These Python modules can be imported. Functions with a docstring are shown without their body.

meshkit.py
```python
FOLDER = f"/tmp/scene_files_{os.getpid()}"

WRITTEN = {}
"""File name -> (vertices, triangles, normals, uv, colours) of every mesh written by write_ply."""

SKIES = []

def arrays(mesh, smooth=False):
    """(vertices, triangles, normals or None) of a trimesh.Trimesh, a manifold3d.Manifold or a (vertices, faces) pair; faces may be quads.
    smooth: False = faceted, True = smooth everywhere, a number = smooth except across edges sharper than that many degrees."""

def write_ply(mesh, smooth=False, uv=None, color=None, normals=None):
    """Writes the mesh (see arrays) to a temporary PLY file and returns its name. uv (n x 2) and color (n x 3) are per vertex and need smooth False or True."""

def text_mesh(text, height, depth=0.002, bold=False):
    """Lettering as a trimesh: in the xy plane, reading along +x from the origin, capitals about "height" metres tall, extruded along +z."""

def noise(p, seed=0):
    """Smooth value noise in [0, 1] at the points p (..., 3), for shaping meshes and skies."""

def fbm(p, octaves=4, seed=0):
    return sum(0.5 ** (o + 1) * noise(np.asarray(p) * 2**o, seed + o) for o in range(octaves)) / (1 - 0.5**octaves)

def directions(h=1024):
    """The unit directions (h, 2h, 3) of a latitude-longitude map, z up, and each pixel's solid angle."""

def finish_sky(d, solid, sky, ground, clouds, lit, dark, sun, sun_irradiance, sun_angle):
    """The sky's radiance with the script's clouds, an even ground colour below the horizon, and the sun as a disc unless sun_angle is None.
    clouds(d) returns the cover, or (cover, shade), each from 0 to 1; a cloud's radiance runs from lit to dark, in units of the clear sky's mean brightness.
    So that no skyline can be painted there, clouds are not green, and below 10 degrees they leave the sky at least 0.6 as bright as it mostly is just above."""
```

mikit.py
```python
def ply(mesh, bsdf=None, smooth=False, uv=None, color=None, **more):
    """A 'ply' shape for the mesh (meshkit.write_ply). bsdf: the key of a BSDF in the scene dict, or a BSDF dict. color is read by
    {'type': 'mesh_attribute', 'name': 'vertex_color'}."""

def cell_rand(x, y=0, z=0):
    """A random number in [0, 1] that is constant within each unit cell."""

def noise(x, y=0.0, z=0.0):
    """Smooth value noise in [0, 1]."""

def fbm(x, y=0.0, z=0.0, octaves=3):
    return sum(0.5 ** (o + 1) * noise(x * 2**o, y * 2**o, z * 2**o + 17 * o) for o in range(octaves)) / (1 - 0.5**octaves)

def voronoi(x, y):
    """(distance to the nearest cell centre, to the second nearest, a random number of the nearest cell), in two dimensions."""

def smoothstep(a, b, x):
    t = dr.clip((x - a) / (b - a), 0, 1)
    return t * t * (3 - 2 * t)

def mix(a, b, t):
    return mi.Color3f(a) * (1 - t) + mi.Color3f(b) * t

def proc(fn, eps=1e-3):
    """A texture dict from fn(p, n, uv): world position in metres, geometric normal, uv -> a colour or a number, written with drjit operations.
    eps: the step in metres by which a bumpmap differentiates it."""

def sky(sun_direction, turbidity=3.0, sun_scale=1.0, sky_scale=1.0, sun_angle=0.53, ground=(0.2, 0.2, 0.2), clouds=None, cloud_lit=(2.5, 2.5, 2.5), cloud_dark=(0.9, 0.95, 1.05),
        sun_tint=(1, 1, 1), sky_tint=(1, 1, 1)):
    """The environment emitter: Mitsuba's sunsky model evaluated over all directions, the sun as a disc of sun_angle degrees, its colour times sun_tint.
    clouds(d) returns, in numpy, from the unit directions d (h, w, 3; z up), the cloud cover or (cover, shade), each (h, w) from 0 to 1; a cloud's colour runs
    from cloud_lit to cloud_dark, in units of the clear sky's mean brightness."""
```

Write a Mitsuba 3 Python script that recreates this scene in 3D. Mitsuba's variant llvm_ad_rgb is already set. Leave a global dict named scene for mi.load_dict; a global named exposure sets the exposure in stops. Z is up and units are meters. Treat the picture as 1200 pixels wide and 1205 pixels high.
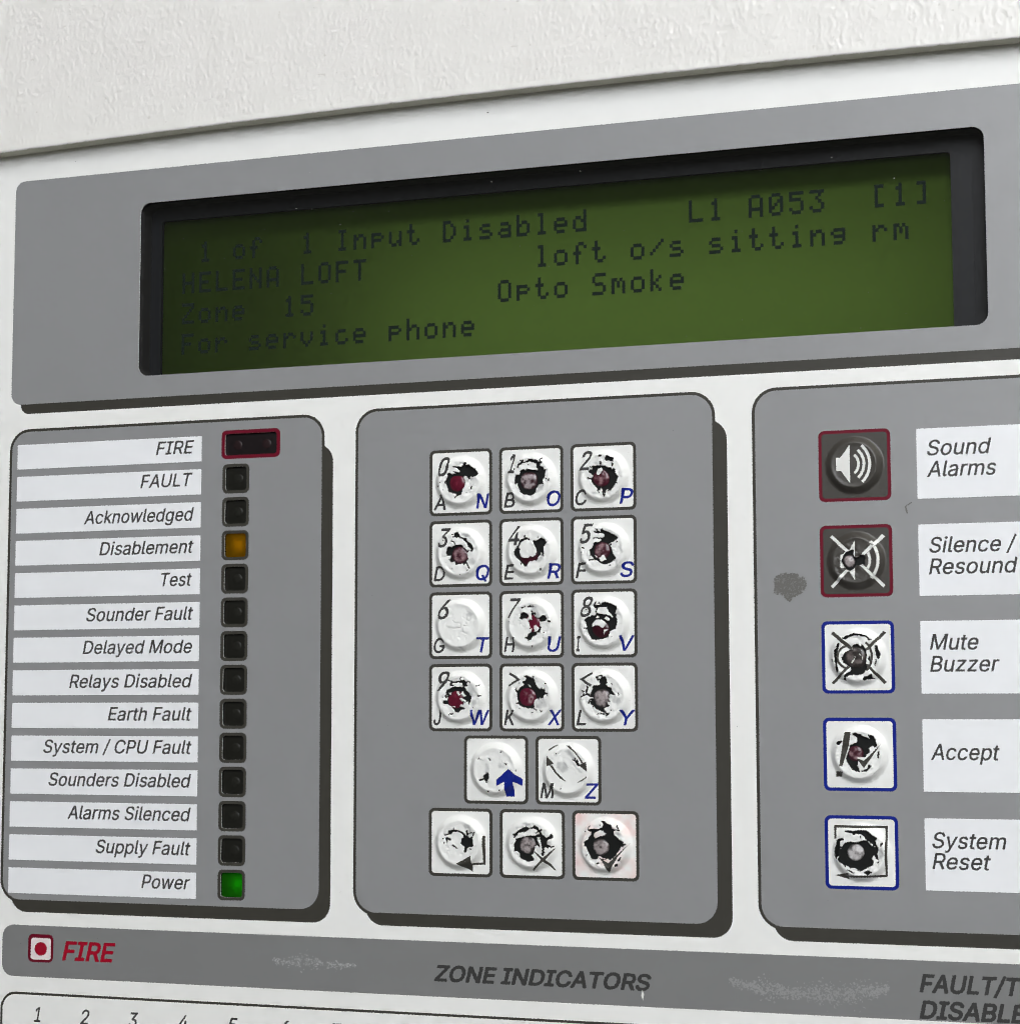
import math
import numpy as np, trimesh, drjit as dr, mitsuba as mi
import mikit, meshkit
from shapely.geometry import Polygon, Point, LineString, box
from shapely.ops import unary_union
from shapely import affinity, contains_xy
from scipy import ndimage

T = mi.ScalarTransform4f
scene, labels = {}, {}
rng = np.random.default_rng(7)

# ------------------------------------------------------------------ camera, light, exposure
# Panel space: x right, y up, h out of the panel, all in millimetres.  World: (x, -h, y) / 1000, in metres.
def W(x, y, h=0.0):
    return [x / 1000, -h / 1000, y / 1000]

exposure = 0.17
cam = np.array([97.396, -15.924, 311.796])
fwd = np.array([-0.319232, 0.095261, -0.942876])
upv = np.array([0.032351, 0.995451, 0.089619])
scene['camera'] = {'type': 'perspective', 'fov': math.degrees(2 * math.atan(600 / 2326.96)), 'fov_axis': 'x', 'near_clip': 0.01, 'far_clip': 50.0,
                   'to_world': T().look_at(origin=W(*cam), target=W(*(cam + 100 * fwd)), up=[upv[0], -upv[2], upv[1]])}

# daylight from one large unseen window, placed out of view up to the right; the rest of the room gives a weak even fill
win_at, win_w, win_h, win_l = np.array([350.0, 540.0, 850.0]), 600.0, 800.0, 7.3
scene['unseen_window_light'] = {'type': 'rectangle',
    'to_world': T().look_at(origin=W(*win_at), target=W(0, 0, 0), up=[0, 0, 1]) @ T().scale([win_w / 2000, win_h / 2000, 1]),
    'bsdf': {'type': 'diffuse', 'reflectance': {'type': 'rgb', 'value': [0.1, 0.1, 0.1]}},
    'emitter': {'type': 'area', 'radiance': {'type': 'rgb', 'value': [0.98 * win_l, 1.0 * win_l, 1.035 * win_l]}}}
labels['unseen_window_light'] = {'label': 'unseen bright window out of view, lighting the panel from the upper right', 'category': 'window'}
scene['added_fill_light'] = {'type': 'rectangle',  # added area light out of view, fills the shading from the upper right
    'to_world': T().look_at(origin=W(750, 1150, 560), target=W(0, 0, 0), up=[0, 0, 1]) @ T().scale([0.8, 0.7, 1]),
    'bsdf': {'type': 'diffuse', 'reflectance': {'type': 'rgb', 'value': [0.1, 0.1, 0.1]}},
    'emitter': {'type': 'area', 'radiance': {'type': 'rgb', 'value': [1.35, 1.30, 1.14]}}}
labels['added_fill_light'] = {'label': 'added broad pale fill panel high up on the right, out of view', 'category': 'fill light'}
scene['room_fill'] = {'type': 'constant', 'radiance': {'type': 'rgb', 'value': [0.085, 0.085, 0.078]}}

# ------------------------------------------------------------------ materials
def rgb(*c):
    return {'type': 'rgb', 'value': list(c)}

def plastic(key, c, rough=0.42, spec=0.5, bump=None, scale=1.0):
    b = {'type': 'principled', 'base_color': c if isinstance(c, dict) else rgb(*c), 'roughness': rough, 'specular': spec}
    if bump:
        b = {'type': 'bumpmap', 'arbitrary': bump, 'scale': scale, 'bsdf': b}
    scene[key] = {'type': 'twosided', 'bsdf': b}
    return key

def film_bump(p, n, uv):                       # the faint tooth of the polyester overlay
    return mikit.fbm(p.x * 5200, p.z * 5200, 0, 2)

def paint_tone(p, n, uv):
    s = mikit.noise(p.x * 300, p.z * 300, 0)
    d = mikit.smoothstep(0.955, 0.99, mikit.noise(p.x * 900, p.z * 900, 5.0))
    return mikit.mix(mikit.mix((0.735, 0.725, 0.69), (0.765, 0.755, 0.72), s), (0.40, 0.38, 0.33), 0.35 * d)

def overlay_gloss(p, n, uv):                   # handling has polished some patches of the film and dulled others
    return 0.37 + 0.12 * mikit.fbm(p.x * 55, p.z * 55, 2.0, 4)

film, gloss = mikit.proc(film_bump, 4e-5), mikit.proc(overlay_gloss)
plastic('overlay_white', (0.80, 0.80, 0.775), gloss, 0.6, film, 2.0e-6)
plastic('ink_grey', (0.240, 0.243, 0.247), gloss, 0.8, film, 2.0e-6)
plastic('ink_dark', (0.040, 0.038, 0.031), 0.44, 0.4)
plastic('ink_text', (0.035, 0.035, 0.034), 0.5, 0.4)
plastic('ink_blue', (0.003, 0.013, 0.20), 0.45, 0.25)
plastic('ink_red', (0.125, 0.003, 0.015), 0.45, 0.25)
plastic('ink_bright_red', (0.30, 0.003, 0.018), 0.45, 0.4)
plastic('ink_pale', (0.74, 0.66, 0.65), 0.45, 0.4)
plastic('paper_white', (0.80, 0.81, 0.825), 0.5, 0.4)
plastic('ink_white', (0.72, 0.72, 0.69), 0.5, 0.4)
plastic('key_film', {'type': 'mesh_attribute', 'name': 'vertex_color'}, 0.40, 0.5)
plastic('plunger_plastic', {'type': 'mesh_attribute', 'name': 'vertex_color'}, 0.20, 0.5)
plastic('pad_black', (0.006, 0.007, 0.0065), 0.6, 0.2)
plastic('well_black', (0.012, 0.012, 0.012), 0.6, 0.3)
plastic('bezel_metal', (0.006, 0.007, 0.009), 0.45, 0.25)
plastic('smoked_lens', (0.008, 0.008, 0.006), 0.30, 0.5)
plastic('red_smoked_lens', (0.008, 0.005, 0.006), 0.30, 0.5)
plastic('lcd_dots', (0.007, 0.015, 0.010), 0.7, 0.08)
plastic('scuff_grey', (0.42, 0.42, 0.42), 0.6, 0.3)
plastic('smudge_grey', (0.135, 0.132, 0.125), 0.7, 0.2)
plastic('dust', (0.45, 0.45, 0.40), 0.8, 0.1)
plastic('edge_shaded', (0.42, 0.41, 0.34), 0.5, 0.4)  # beige edge, with the dim light of the underside put into its colour
plastic('cover_paint', mikit.proc(paint_tone), 0.38, 0.5)
scene['lcd_glass'] = {'type': 'principledthin', 'base_color': rgb(0.25, 0.42, 0.075), 'diff_trans': 1.91, 'spec_trans': 0.0, 'roughness': 0.40, 'eta': 1.6}
plastic('dull_lamp', (0.0115, 0.0115, 0.009), 0.35, 0.4)
plastic('dull_red_lamp', (0.016, 0.007, 0.008), 0.35, 0.4)
scene['window_pane'] = {'type': 'thindielectric', 'int_ior': 1.4}
for k, c in (('amber_lens', (0.9, 0.52, 0.02)), ('green_lens', (0.10, 0.85, 0.04))):
    scene[k] = {'type': 'principledthin', 'base_color': rgb(*c), 'diff_trans': 1.9, 'spec_trans': 0.0, 'roughness': 0.4}

plastic('ink_bar', (0.192, 0.194, 0.193), gloss, 0.5, film, 2.0e-6)
plastic('smudge_pale', (0.175, 0.174, 0.168), 0.6, 0.2)
plastic('scuff_faint', (0.265, 0.265, 0.265), 0.6, 0.3)
LED_L = {2: 2.4, 12: 1.9}                    # radiance of the two lit indicator lamps
BACKLIGHT = [0.98, 1.02, 1.10]                     # radiance of the lamp behind the display glass

# ------------------------------------------------------------------ helpers
def numbered(key):
    if not any(k == key or k.startswith(key + '__') for k in list(scene) + list(labels)):
        return key
    i = 1
    while any(k == f'{key}_{i:03d}' or k.startswith(f'{key}_{i:03d}__') for k in list(scene) + list(labels)):
        i += 1
    return f'{key}_{i:03d}'

def put(key, mesh, bsdf, smooth=False, label=None, kind=None, **kw):
    """mesh in panel millimetres -> one entry of scene"""
    v, f = (mesh.vertices, mesh.faces) if hasattr(mesh, 'vertices') else mesh
    v = np.asarray(v, float)
    key = numbered(key)
    w = np.stack([v[:, 0], -v[:, 2], v[:, 1]], 1) / 1000
    scene[key] = mikit.ply(trimesh.Trimesh(w, np.asarray(f), process=False), bsdf, smooth, **kw)
    if label or kind:
        labels[key] = {k: t for k, t in (('label', label), ('kind', kind)) if t}
    return key

def part(key, label=None):
    key = numbered(key)
    labels[key] = {'label': label} if label else {}
    return key

def rrect(x0, y0, x1, y1, r, n=8):
    return box(x0 + r, y0 + r, x1 - r, y1 - r).buffer(r, quad_segs=n) if r > 0 else box(x0, y0, x1, y1)

def slab(poly, h0, h1):
    """a flat printed or moulded piece between two heights over the panel"""
    out = []
    for g in getattr(poly, 'geoms', [poly]):
        if g.geom_type == 'Polygon' and g.area > 1e-4:
            m = trimesh.creation.extrude_polygon(g, h1 - h0, engine='earcut')
            m.apply_translation([0, 0, h0])
            out.append(m)
    return trimesh.util.concatenate(out)

_H = {}
def lettering(text, x0, x1, base, cap, bold=False, slant=0.21, flat=False):
    """outline lettering: left and right end, baseline and capital height in mm; a trimesh whose z runs 0..1"""
    if bold not in _H:
        _H[bold] = meshkit.text_mesh('H', 10, 1, bold).bounds[1][1]
    m = meshkit.text_mesh(text, 10, 1, bold)
    v = np.array(m.vertices)
    v[:, 1] *= cap / _H[bold]
    v[:, 0] *= cap / _H[bold]
    v[:, 0] += slant * v[:, 1]
    a, b = v[:, 0].min(), v[:, 0].max()
    v[:, 0] = x0 + (v[:, 0] - a) * (x1 - x0) / (b - a) if x1 is not None else x0 + v[:, 0] - a
    v[:, 1] += base
    m.vertices = v
    return m

def outlines(m, grow):
    """the lettering's faces as polygons, made bolder by grow mm on each side"""
    t = m.triangles[m.face_normals[:, 2] > .9][:, :, :2]
    return unary_union([Polygon(q) for q in t]).buffer(0.004).buffer(grow - 0.004)

def flat_text(key, text, x0, x1, base, cap, bsdf, h, bold=False, slant=0.21, grow=0.03):
    return put(key, slab(outlines(lettering(text, x0 + grow, x1 - grow, base + grow, cap - 2 * grow, bold, slant), grow), h, h + 0.03), bsdf)

def polys(s):
    return [Polygon([tuple(map(float, q.split(','))) for q in p.split()]).buffer(0) for p in s.split(';')] if s else []

def join2d(poly):
    vs, fs, o = [], [], 0
    for g in getattr(poly, 'geoms', [poly]):
        v, f = trimesh.creation.triangulate_polygon(g, engine='earcut')
        vs.append(v); fs.append(f + o); o += len(v)
    return np.vstack(vs), np.vstack(fs)

def join2d_at(poly, h):
    v, f = join2d(poly)
    return np.column_stack([v, np.full(len(v), h)]), f

# ------------------------------------------------------------------ what is worn off each key, in mm from its centre: (x, y, plunger, holes, flakes, scuffs, symbol)
KEYS = {
    '0': (-16.92, 20.88, (-0.4, -0.2, 1.34, 'red'),
        '-1.2,2.63 -0.63,2.7 -0,2.48 0.62,2.56 0.94,3.04 1.35,2.77 1.98,2.85 2.18,2.44 2.81,2.17 3.38,1.56 3.38,1.17 2.7,0.75 2.08,0.92 1.82,0.34 1.61,0.65 1.35,0.95 0.94,0.97 0.83,0.58 1.04,0.08 1.04,-0.81 0.57,-1.38 0.47,-2.16 -0.31,-2.38 -0.52,-1.93 -0.94,-1.82 -1.67,-1.69 -1.98,-1.29 -2.14,-0.3 -2.4,0.36 -1.88,0.88 -2.04,1.43 -1.67,1.51 -1.36,1.35 -0.63,1.32 -0.31,1.61 0.1,1.49 0.42,1.68 0.1,2.08 -0.42,2.4 -0.84,2.47;-3.97,-0.62 -3.61,-0.39 -3.71,-0.83;2.13,-0.85 2.34,-0.95 2.24,-1.34 2.08,-1.19;1.3,-1.9 1.51,-1.76 1.46,-2',
        '',
        '1.87,0.64 2.5,0.71 2.81,-0.09 2.7,-0.87 2.18,-0.46',
        ''),
    '1': (-4.42, 20.88, (-0.18, -0.3, 1.52, 'pinkgrey'),
        '-2.13,2.49 -1.41,2.86 -0.59,2.97 -0.29,3.25 0.42,3.32 1.24,2.89 1.85,2.77 2.35,2.75 1.84,2.53 1.84,2.19 2.45,1.78 2.75,0.99 2.65,0.12 2.29,-0.06 2.49,-1.14 2.24,-0.55 1.63,-1.01 1.07,-1.67 1.07,-2.15 0.61,-2.62 -0.1,-2.7 -1.02,-2.47 -1.63,-2.11 -1.78,-1.47 -2.13,-0.58 -2.54,-0.86 -2.59,0.22 -2.44,0.75 -1.72,0.77 -1.47,1.54 -0.9,1.62 -0.8,1.42 -0.29,1.69 0.22,1.52 0.83,1.45 1.43,1.43 1.44,1.72 1.23,1.92 1.34,2.21 1.03,2.71 0.02,2.94 -0.39,2.81 -1.21,2.7 -1.72,2.48 -1.87,2.04 -2.13,1.91 -2.08,2.15 -1.87,2.39;3.25,-0.2 3.45,-0.11 3.4,-0.49',
        '',
        '1.32,-1.29 2.24,-0.55 2.44,-1.14 2.23,-1.9 1.32,-2.26 1.12,-1.77',
        ''),
    '2': (8.08, 20.88, (-0.17, -0.3, 1.42, 'pinkred'),
        '-2.23,0.97 -1.93,1.2 -1.73,1 -1.33,1.66 -0.73,1.83 -0.03,1.7 0.56,1.73 1.06,1.37 1.55,1.35 1.89,0.81 1.95,1.34 2.24,0.94 2.34,0.36 2.78,-0.23 2.52,-0.89 1.93,-1.83 1.43,-2.43 1.23,-2.09 0.73,-2.26 0.53,-2.88 0.24,-2.63 -0.01,-1.85 -0.36,-2.32 -0.7,-2.21 -0.95,-1.72 -1.44,-1.22 -1.79,-0.54 -1.64,-0.25 -1.24,0.02 -1.63,0.23 -1.83,0.52 -2.13,0.73;-0.52,3.36 -0.27,3.59 0.08,3.29 -0.42,3.21;0.52,3.03 0.87,3.45 1.46,3.09 2.01,2.97 1.96,2.44 1.56,2.41 1.36,2.61 0.77,2.58 0.57,2.74;1.75,2.06 2,2.01 1.9,1.53 1.75,1.73;-2.63,-0.31 -2.33,0.01 -2.09,-0.33 -2.33,-0.23',
        '-0.98,0.68 -0.63,1.25 -0.03,1.51 0.26,1.02 -0.14,0.46 -0.44,0.13 -0.94,0.3',
        '-1.32,2.24 -0.92,2.46 -0.63,2.16 -0.13,2.19 -0.93,2.03;-1.95,-2.55 -1.15,-2.58 -0.66,-2.84 -1.45,-2.91',
        ''),
    '3': (-16.92, 8.81, (0.07, -0.36, 1.42, 'pink'),
        '-2.23,-0.06 -2.28,0.33 -1.97,1.01 -1.66,1.1 -1.14,0.99 -0.83,1.32 -0.2,1.26 0.42,1.34 0.84,0.94 1.46,0.53 1.46,-0.54 1.67,-1.04 1.36,-1.32 1.62,-2.21 1.36,-1.71 0.84,-1.65 0.22,-1.78 -0.61,-1.91 -0.62,-1.47 -1.03,-1.26 -1.34,-1.55 -1.66,-1.05 -1.34,-0.77 -1.24,-0.48 -1.66,-0.27 -1.97,-0.36;-1.24,2.71 -0.83,2.84 -0.72,3.43 -0.2,3.61 0.01,3.31 0.21,2.81 0.94,2.45 1.25,2.49 1.56,1.89 2.08,1.49 2.39,1.29 2.6,0.79 2.49,0.21 1.98,0.32 2.24,0.61 1.67,1.11 1.46,1.7 0.84,2.31 0.21,2.67 -0.2,2.73 -0.83,2.74;1.36,-3.08 1.62,-2.79 1.56,-2.99',
        '',
        '1.67,-1.04 2.49,-0.91 3.01,-1.36 2.7,-1.94 1.77,-1.82;0.42,3.3 1.46,3.36 2.08,2.86 1.36,2.58 0.63,2.8',
        ''),
    '4': (-4.42, 8.81, (-0.27, -0.72, 1.52, 'darkred'),
        '-1.24,2.1 -0.63,2.33 -0.02,2.02 -0.02,1.88 -0.43,2.03 -0.94,1.95 -1.45,1.58 -1.75,1.15 -1.96,0.57 -1.65,0.42 -1.86,0.09 -1.7,-0.3 -1.86,-0.64 -1.25,-1.09 -0.23,-1.16 0.07,-0.83 0.37,-1.03 0.88,-0.85 1.19,-0.38 1.29,-0.09 1.19,0.39 0.79,1.18 0.59,1.76 1.4,1.79 2,2.16 2.61,1.95 2.91,1.36 2.5,0.94 2.4,0.46 2.45,-0.41 2.4,-0.99 2.2,-0.4 2,0.08 1.89,-0.59 1.59,-0.87 1.18,-1.63 0.88,-1.43 0.37,-1.66 0.07,-1.56 -0.24,-1.89 -0.64,-2.55 -0.95,-2.26 -1.25,-1.77 -2.06,-1.21 -2.67,-0.47 -2.67,0.01 -2.36,0.58 -1.96,1.15 -1.75,1.73',
        '',
        '1.38,-1.35 2.09,-0.59 2.29,-1.18 1.58,-1.93',
        ''),
    '5': (8.08, 8.81, (-0.1, -0.19, 1.42, 'pink'),
        '-0.3,3.25 0.19,3.18 1.28,2.67 1.87,2.37 2.75,1.92 2.45,1.59 1.96,1.27 1.47,1.19 1.17,0.67 1.65,-0.01 1.85,-0.87 2.33,-1.45 1.64,-2.1 0.55,-2.46 -0.14,-2.34 -0.63,-1.9 -1.22,-1.65 -2.01,-0.68 -2.11,-0 -1.81,0.08 -1.41,0.93 -1.11,1.21 -0.51,1.15 -0.01,1.56 -0.51,1.96 0.09,1.85 0.48,2.12 0.49,2.41 0.09,2.66 -1,2.69 -1.49,3.04 -1,2.88 -0.2,2.81;-3.5,0.56 -3.05,0.26 -3.15,0.17',
        '-0.53,-1.38 -0.03,-0.92 0.46,-0.93 0.75,-1.79 0.26,-1.88 -0.04,-2.11 -0.43,-1.86;-1.52,-0.78 -1.12,-0.84 -0.63,-1.28 -0.83,-1.47',
        '2.64,0.54 2.94,0.43 3.62,-0.54 3.32,-0.62;2.24,-1.55 2.53,-1.93 2.42,-3.07 2.23,-2.59',
        ''),
    '6': (-16.92, -3.26, None,
        '',
        '',
        '1.36,1.85 1.87,2.13 2.49,1.83 2.08,1.45 1.46,1.46;-0.19,-3.37 0.43,-3.66 1.05,-4.44 0.53,-4.25',
        ''),
    '7': (-4.42, -3.26, (0.31, 0.09, 1.42, 'red'),
        '-1.63,1.74 -0.97,1.97 -0.46,1.73 -0.11,1.24 -0.47,0.96 -0.87,1.06 -1.28,0.78 -1.83,0.98 -1.53,1.26;-0.27,0.57 0.04,0.76 0.44,0.66 0.34,1.33 0.25,2.58 0.55,1.71 0.85,1.22 1.55,0.93 2.06,1.3 2.56,1.39 2.96,0.91 2.76,0.62 2.26,0.39 1.75,0.54 1.7,-0.13 1.95,-0.61 1.75,-1.09 1.24,-1.37 1.14,-1.75 0.53,-2.03 0.03,-2.65 -0.27,-2.4 -0.98,-2.25 -0.37,-2.11 -0.27,-1.64 0.34,-1.26 0.44,-0.69 0.04,-0.39 -0.06,0.18;-0.56,2.78 -0.26,2.97 0.35,3.01 0.75,2.81 0.35,2.86 -0.26,2.83;3.06,0.52 3.76,0.41 3.36,0.23;-1.47,2.8 -1.02,2.79 -1.32,2.59',
        '0.64,-0.31 1.05,-0.07 1.7,-0.75 1.34,-1.27 0.74,-1.27',
        '0.35,2.77 1,2.85 1.56,1.69 1.86,1.31 1.55,0.97 0.85,1.32 0.55,2',
        ''),
    '8': (8.08, -3.26, (-0.43, -0.94, 1.47, 'darkred'),
        '-1.57,2.87 -1.17,3.05 -0.78,2.85 -0.38,2.85 0.02,3.41 0.81,3.35 1.59,3 2.42,2.7 2.37,2.28 2.12,1.76 2.36,0.62 2.45,0.05 2.15,-0.98 1.66,-1.07 1.17,-1.44 0.96,-2.19 0.37,-2.47 -0.61,-2.65 -1.11,-2.74 -1.7,-2.64 -2.14,-2.16 -2.58,-1.01 -2.72,-0.06 -3.07,0.47 -2.57,0.98 -2.17,0.98 -1.78,1.21 -1.28,1.25 -0.98,1.53 -0.19,1.42 0.59,1.31 1.28,1.11 1.58,0.87 1.97,0.91 1.29,1.59 0.9,2.07 0.7,2.64 0.01,2.65 -0.58,2.61 -1.17,2.48 -1.37,2.72;-3.37,-0.81 -2.68,-0.77 -2.68,-0.87',
        '-1.78,0.02 -1.19,0.58 -0.2,0.61 0.39,0.27 0.78,-0.21 0.39,-0.48 -0.01,-0.86 -0.7,-0.42 -1.29,-0.46 -1.79,-0.74;0.15,0.75 0.59,1.08 1.18,0.83 1.18,0.36 0.69,0.36;-1.18,0.96 -0.79,1.38 -0.44,0.86 -0.99,0.72;0.19,-1.05 0.88,-0.87 0.97,-1.25 0.38,-1.43 0.23,-2 0.08,-1.52',
        '',
        ''),
    '9': (-16.92, -15.32, (-0.63, -0.38, 1.42, 'red'),
        '-1.22,2.71 -0.39,2.66 0.64,2.8 0.95,2.99 1.46,2.41 1.57,1.93 1.05,1.74 1.46,0.97 2.18,0.19 2.18,-0.19 1.87,-1.15 1.62,-0.96 1.67,-0.58 0.85,-0.86 0.43,-0.86 0.02,-1.54 0.85,-1.63 1,-1.83 0.43,-2.02 0.02,-2.4 -0.49,-2.45 -0.8,-1.92 -1.22,-1.44 -1.94,-1.05 -2.82,-0.95 -2.77,-0.57 -1.94,-0.47 -1.79,0.01 -1.94,0.59 -2.36,0.69 -2.15,1.17 -1.43,1.55 -0.6,1.79 0.12,1.79 0.74,1.64 0.74,2.51 0.02,2.51 -1.01,2.47 -1.32,2.23 -1.01,2.04 -0.91,1.84 -1.43,1.94 -1.53,2.33;-1.73,-2.69 -0.91,-2.6 -1.21,-2.84;3,1.92 3.62,2.13 3.41,1.97;3.21,0.24 3.52,0.48 3.88,0.33 3.41,0.19;2.29,-1.63 2.64,-1.73 2.44,-1.81',
        '-1.68,0.98 -1.22,0.68 -1.32,0.3 -1.74,0.59;-0.6,1.07 0.02,1.16 0.33,0.39 -0.08,0.3;0.64,1.26 1.36,0.2 0.85,0 0.43,0.58;-0.08,-0.09 0.54,0 1.36,-0.48 1.26,-0.77 0.64,-0.77;0.23,-1.15 1.05,-0.96 1.67,-1.15 0.85,-1.54;-1.06,-1.34 -0.8,-1.29 -0.39,-1.73 -0.6,-1.82',
        '1.36,1.64 2.08,2.02 2.8,1.44 3,0.38 2.29,0 1.67,0.77;2.29,-0.58 2.9,-0.39 3.31,-0.96 2.49,-1.35',
        ''),
    '>': (-4.42, -15.32, (-0.54, 0.07, 1.47, 'halfred'),
        '-1,3.55 -0.39,3.55 0.31,3.12 0.71,2.88 0.91,2.11 1.51,1.44 1.91,1.16 2.52,1.35 2.61,0.87 3.11,0.54 2.61,0.58 2.21,0.02 1.91,-0.22 1.61,0.11 1.51,-0.36 1.21,-0.08 0.85,-0.36 0.7,-0.84 0.75,-1.69 -0.11,-1.79 -0.81,-1.65 -1.62,-1.45 -2.02,-1.02 -2.42,-1.07 -2.37,-0.88 -1.97,-0.79 -2.17,-0.07 -2.27,0.89 -1.71,1.46 -1.1,1.93 -0.9,2.22 -1.3,2.51 -0.6,2.88 -0.7,3.27;2.42,2.25 2.97,2.25 2.72,2.17;-0.01,-2.55 0.55,-2.36 0.29,-2.64;1.7,-2.26 2,-2.26 1.85,-2.44;-2.01,2.32 -1.76,2.39 -1.81,2.27',
        '-0.4,2.07 0.01,2.07 0.36,1.54 0.11,1.54;0.96,1.49 1.46,1.16 1.31,1.06',
        '0.9,-0.55 1.71,-0.36 2.31,-0.27 2.81,-0.84 2.9,-1.51 1.9,-1.79 0.9,-1.69',
        ''),
    '<': (8.08, -15.32, (-0.26, -0.15, 1.47, 'grey'),
        '-0.66,2.82 -0.06,3.19 0.38,3.47 0.57,2.81 0.72,2.34 0.42,2.06 0.91,1.59 1.3,1.49 1.59,0.93 1.98,0.27 1.68,0.36 1.29,0.6 1,0.36 0.94,-0.39 1.19,-0.76 0.69,-0.86 0.79,-1.19 1.18,-1.23 0.69,-1.52 0.15,-1.7 0.1,-2.36 -0.39,-2.31 -0.69,-1.98 -1.28,-1.89 -1.47,-1.51 -2.06,-1.04 -2.11,-0.66 -1.66,-0.38 -1.56,-0.1 -1.95,0.18 -2.1,0.56 -1.85,1.13 -1.55,1.88 -0.66,1.88 -0.46,2.06 -0.66,2.44;-2.93,1.89 -2.44,1.6 -2.64,1.32 -2.74,0.75 -2.35,0.47 -1.95,0.28 -2.25,0.09 -2.64,0.37 -3.24,0.28 -3.78,-0.05 -3.83,0.09 -3.34,0.33 -2.84,0.47 -2.98,1.04 -2.74,1.51;-1.24,3.34 -0.95,3.24 -0.85,2.91 -0.66,2.82 -0.95,2.73 -1.05,3.06;-1.18,-2.74 -0.3,-2.6 0.68,-2.78 1.08,-2.45 0.97,-2.88 -0.3,-2.74;2.57,0.64 2.76,0.27 2.66,0.17',
        '',
        '1.19,0.27 1.88,0.08 1.87,-0.86 1.28,-0.67;2.07,-0.67 2.75,-0.11 3.04,-0.86 2.35,-1.42',
        ''),
    'up': (-10.67, -27.24, None,
        '-1.72,-1.13 -1.57,-0.66 -1.21,-0.65 -1.11,-1.08 -0.91,-1.41 -1.31,-1.65 -1.82,-1.52;-1,1.87 -0.65,1.64 -0.8,1.45;1.94,1.18 2.19,0.95 1.99,0.85',
        '',
        '-1.51,0.96 -1.31,1.06 -1.01,0.02 -1.52,-0.37;0.72,1.17 1.33,0.99 1.73,0.42 0.82,0.32',
        '2.48,0.18 4.69,-1.55 4.59,-2.64 3.18,-1.9 3.27,-4.36 1.81,-4.38 1.76,-1.91 0.39,-2.64 0.4,-1.6'),
    'mz': (1.83, -27.24, None,
        '1.53,1.66 1.83,1.28 2.17,0.68 1.92,0.91 1.63,1.38 1.14,1.7 0.94,1.84',
        '',
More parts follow.
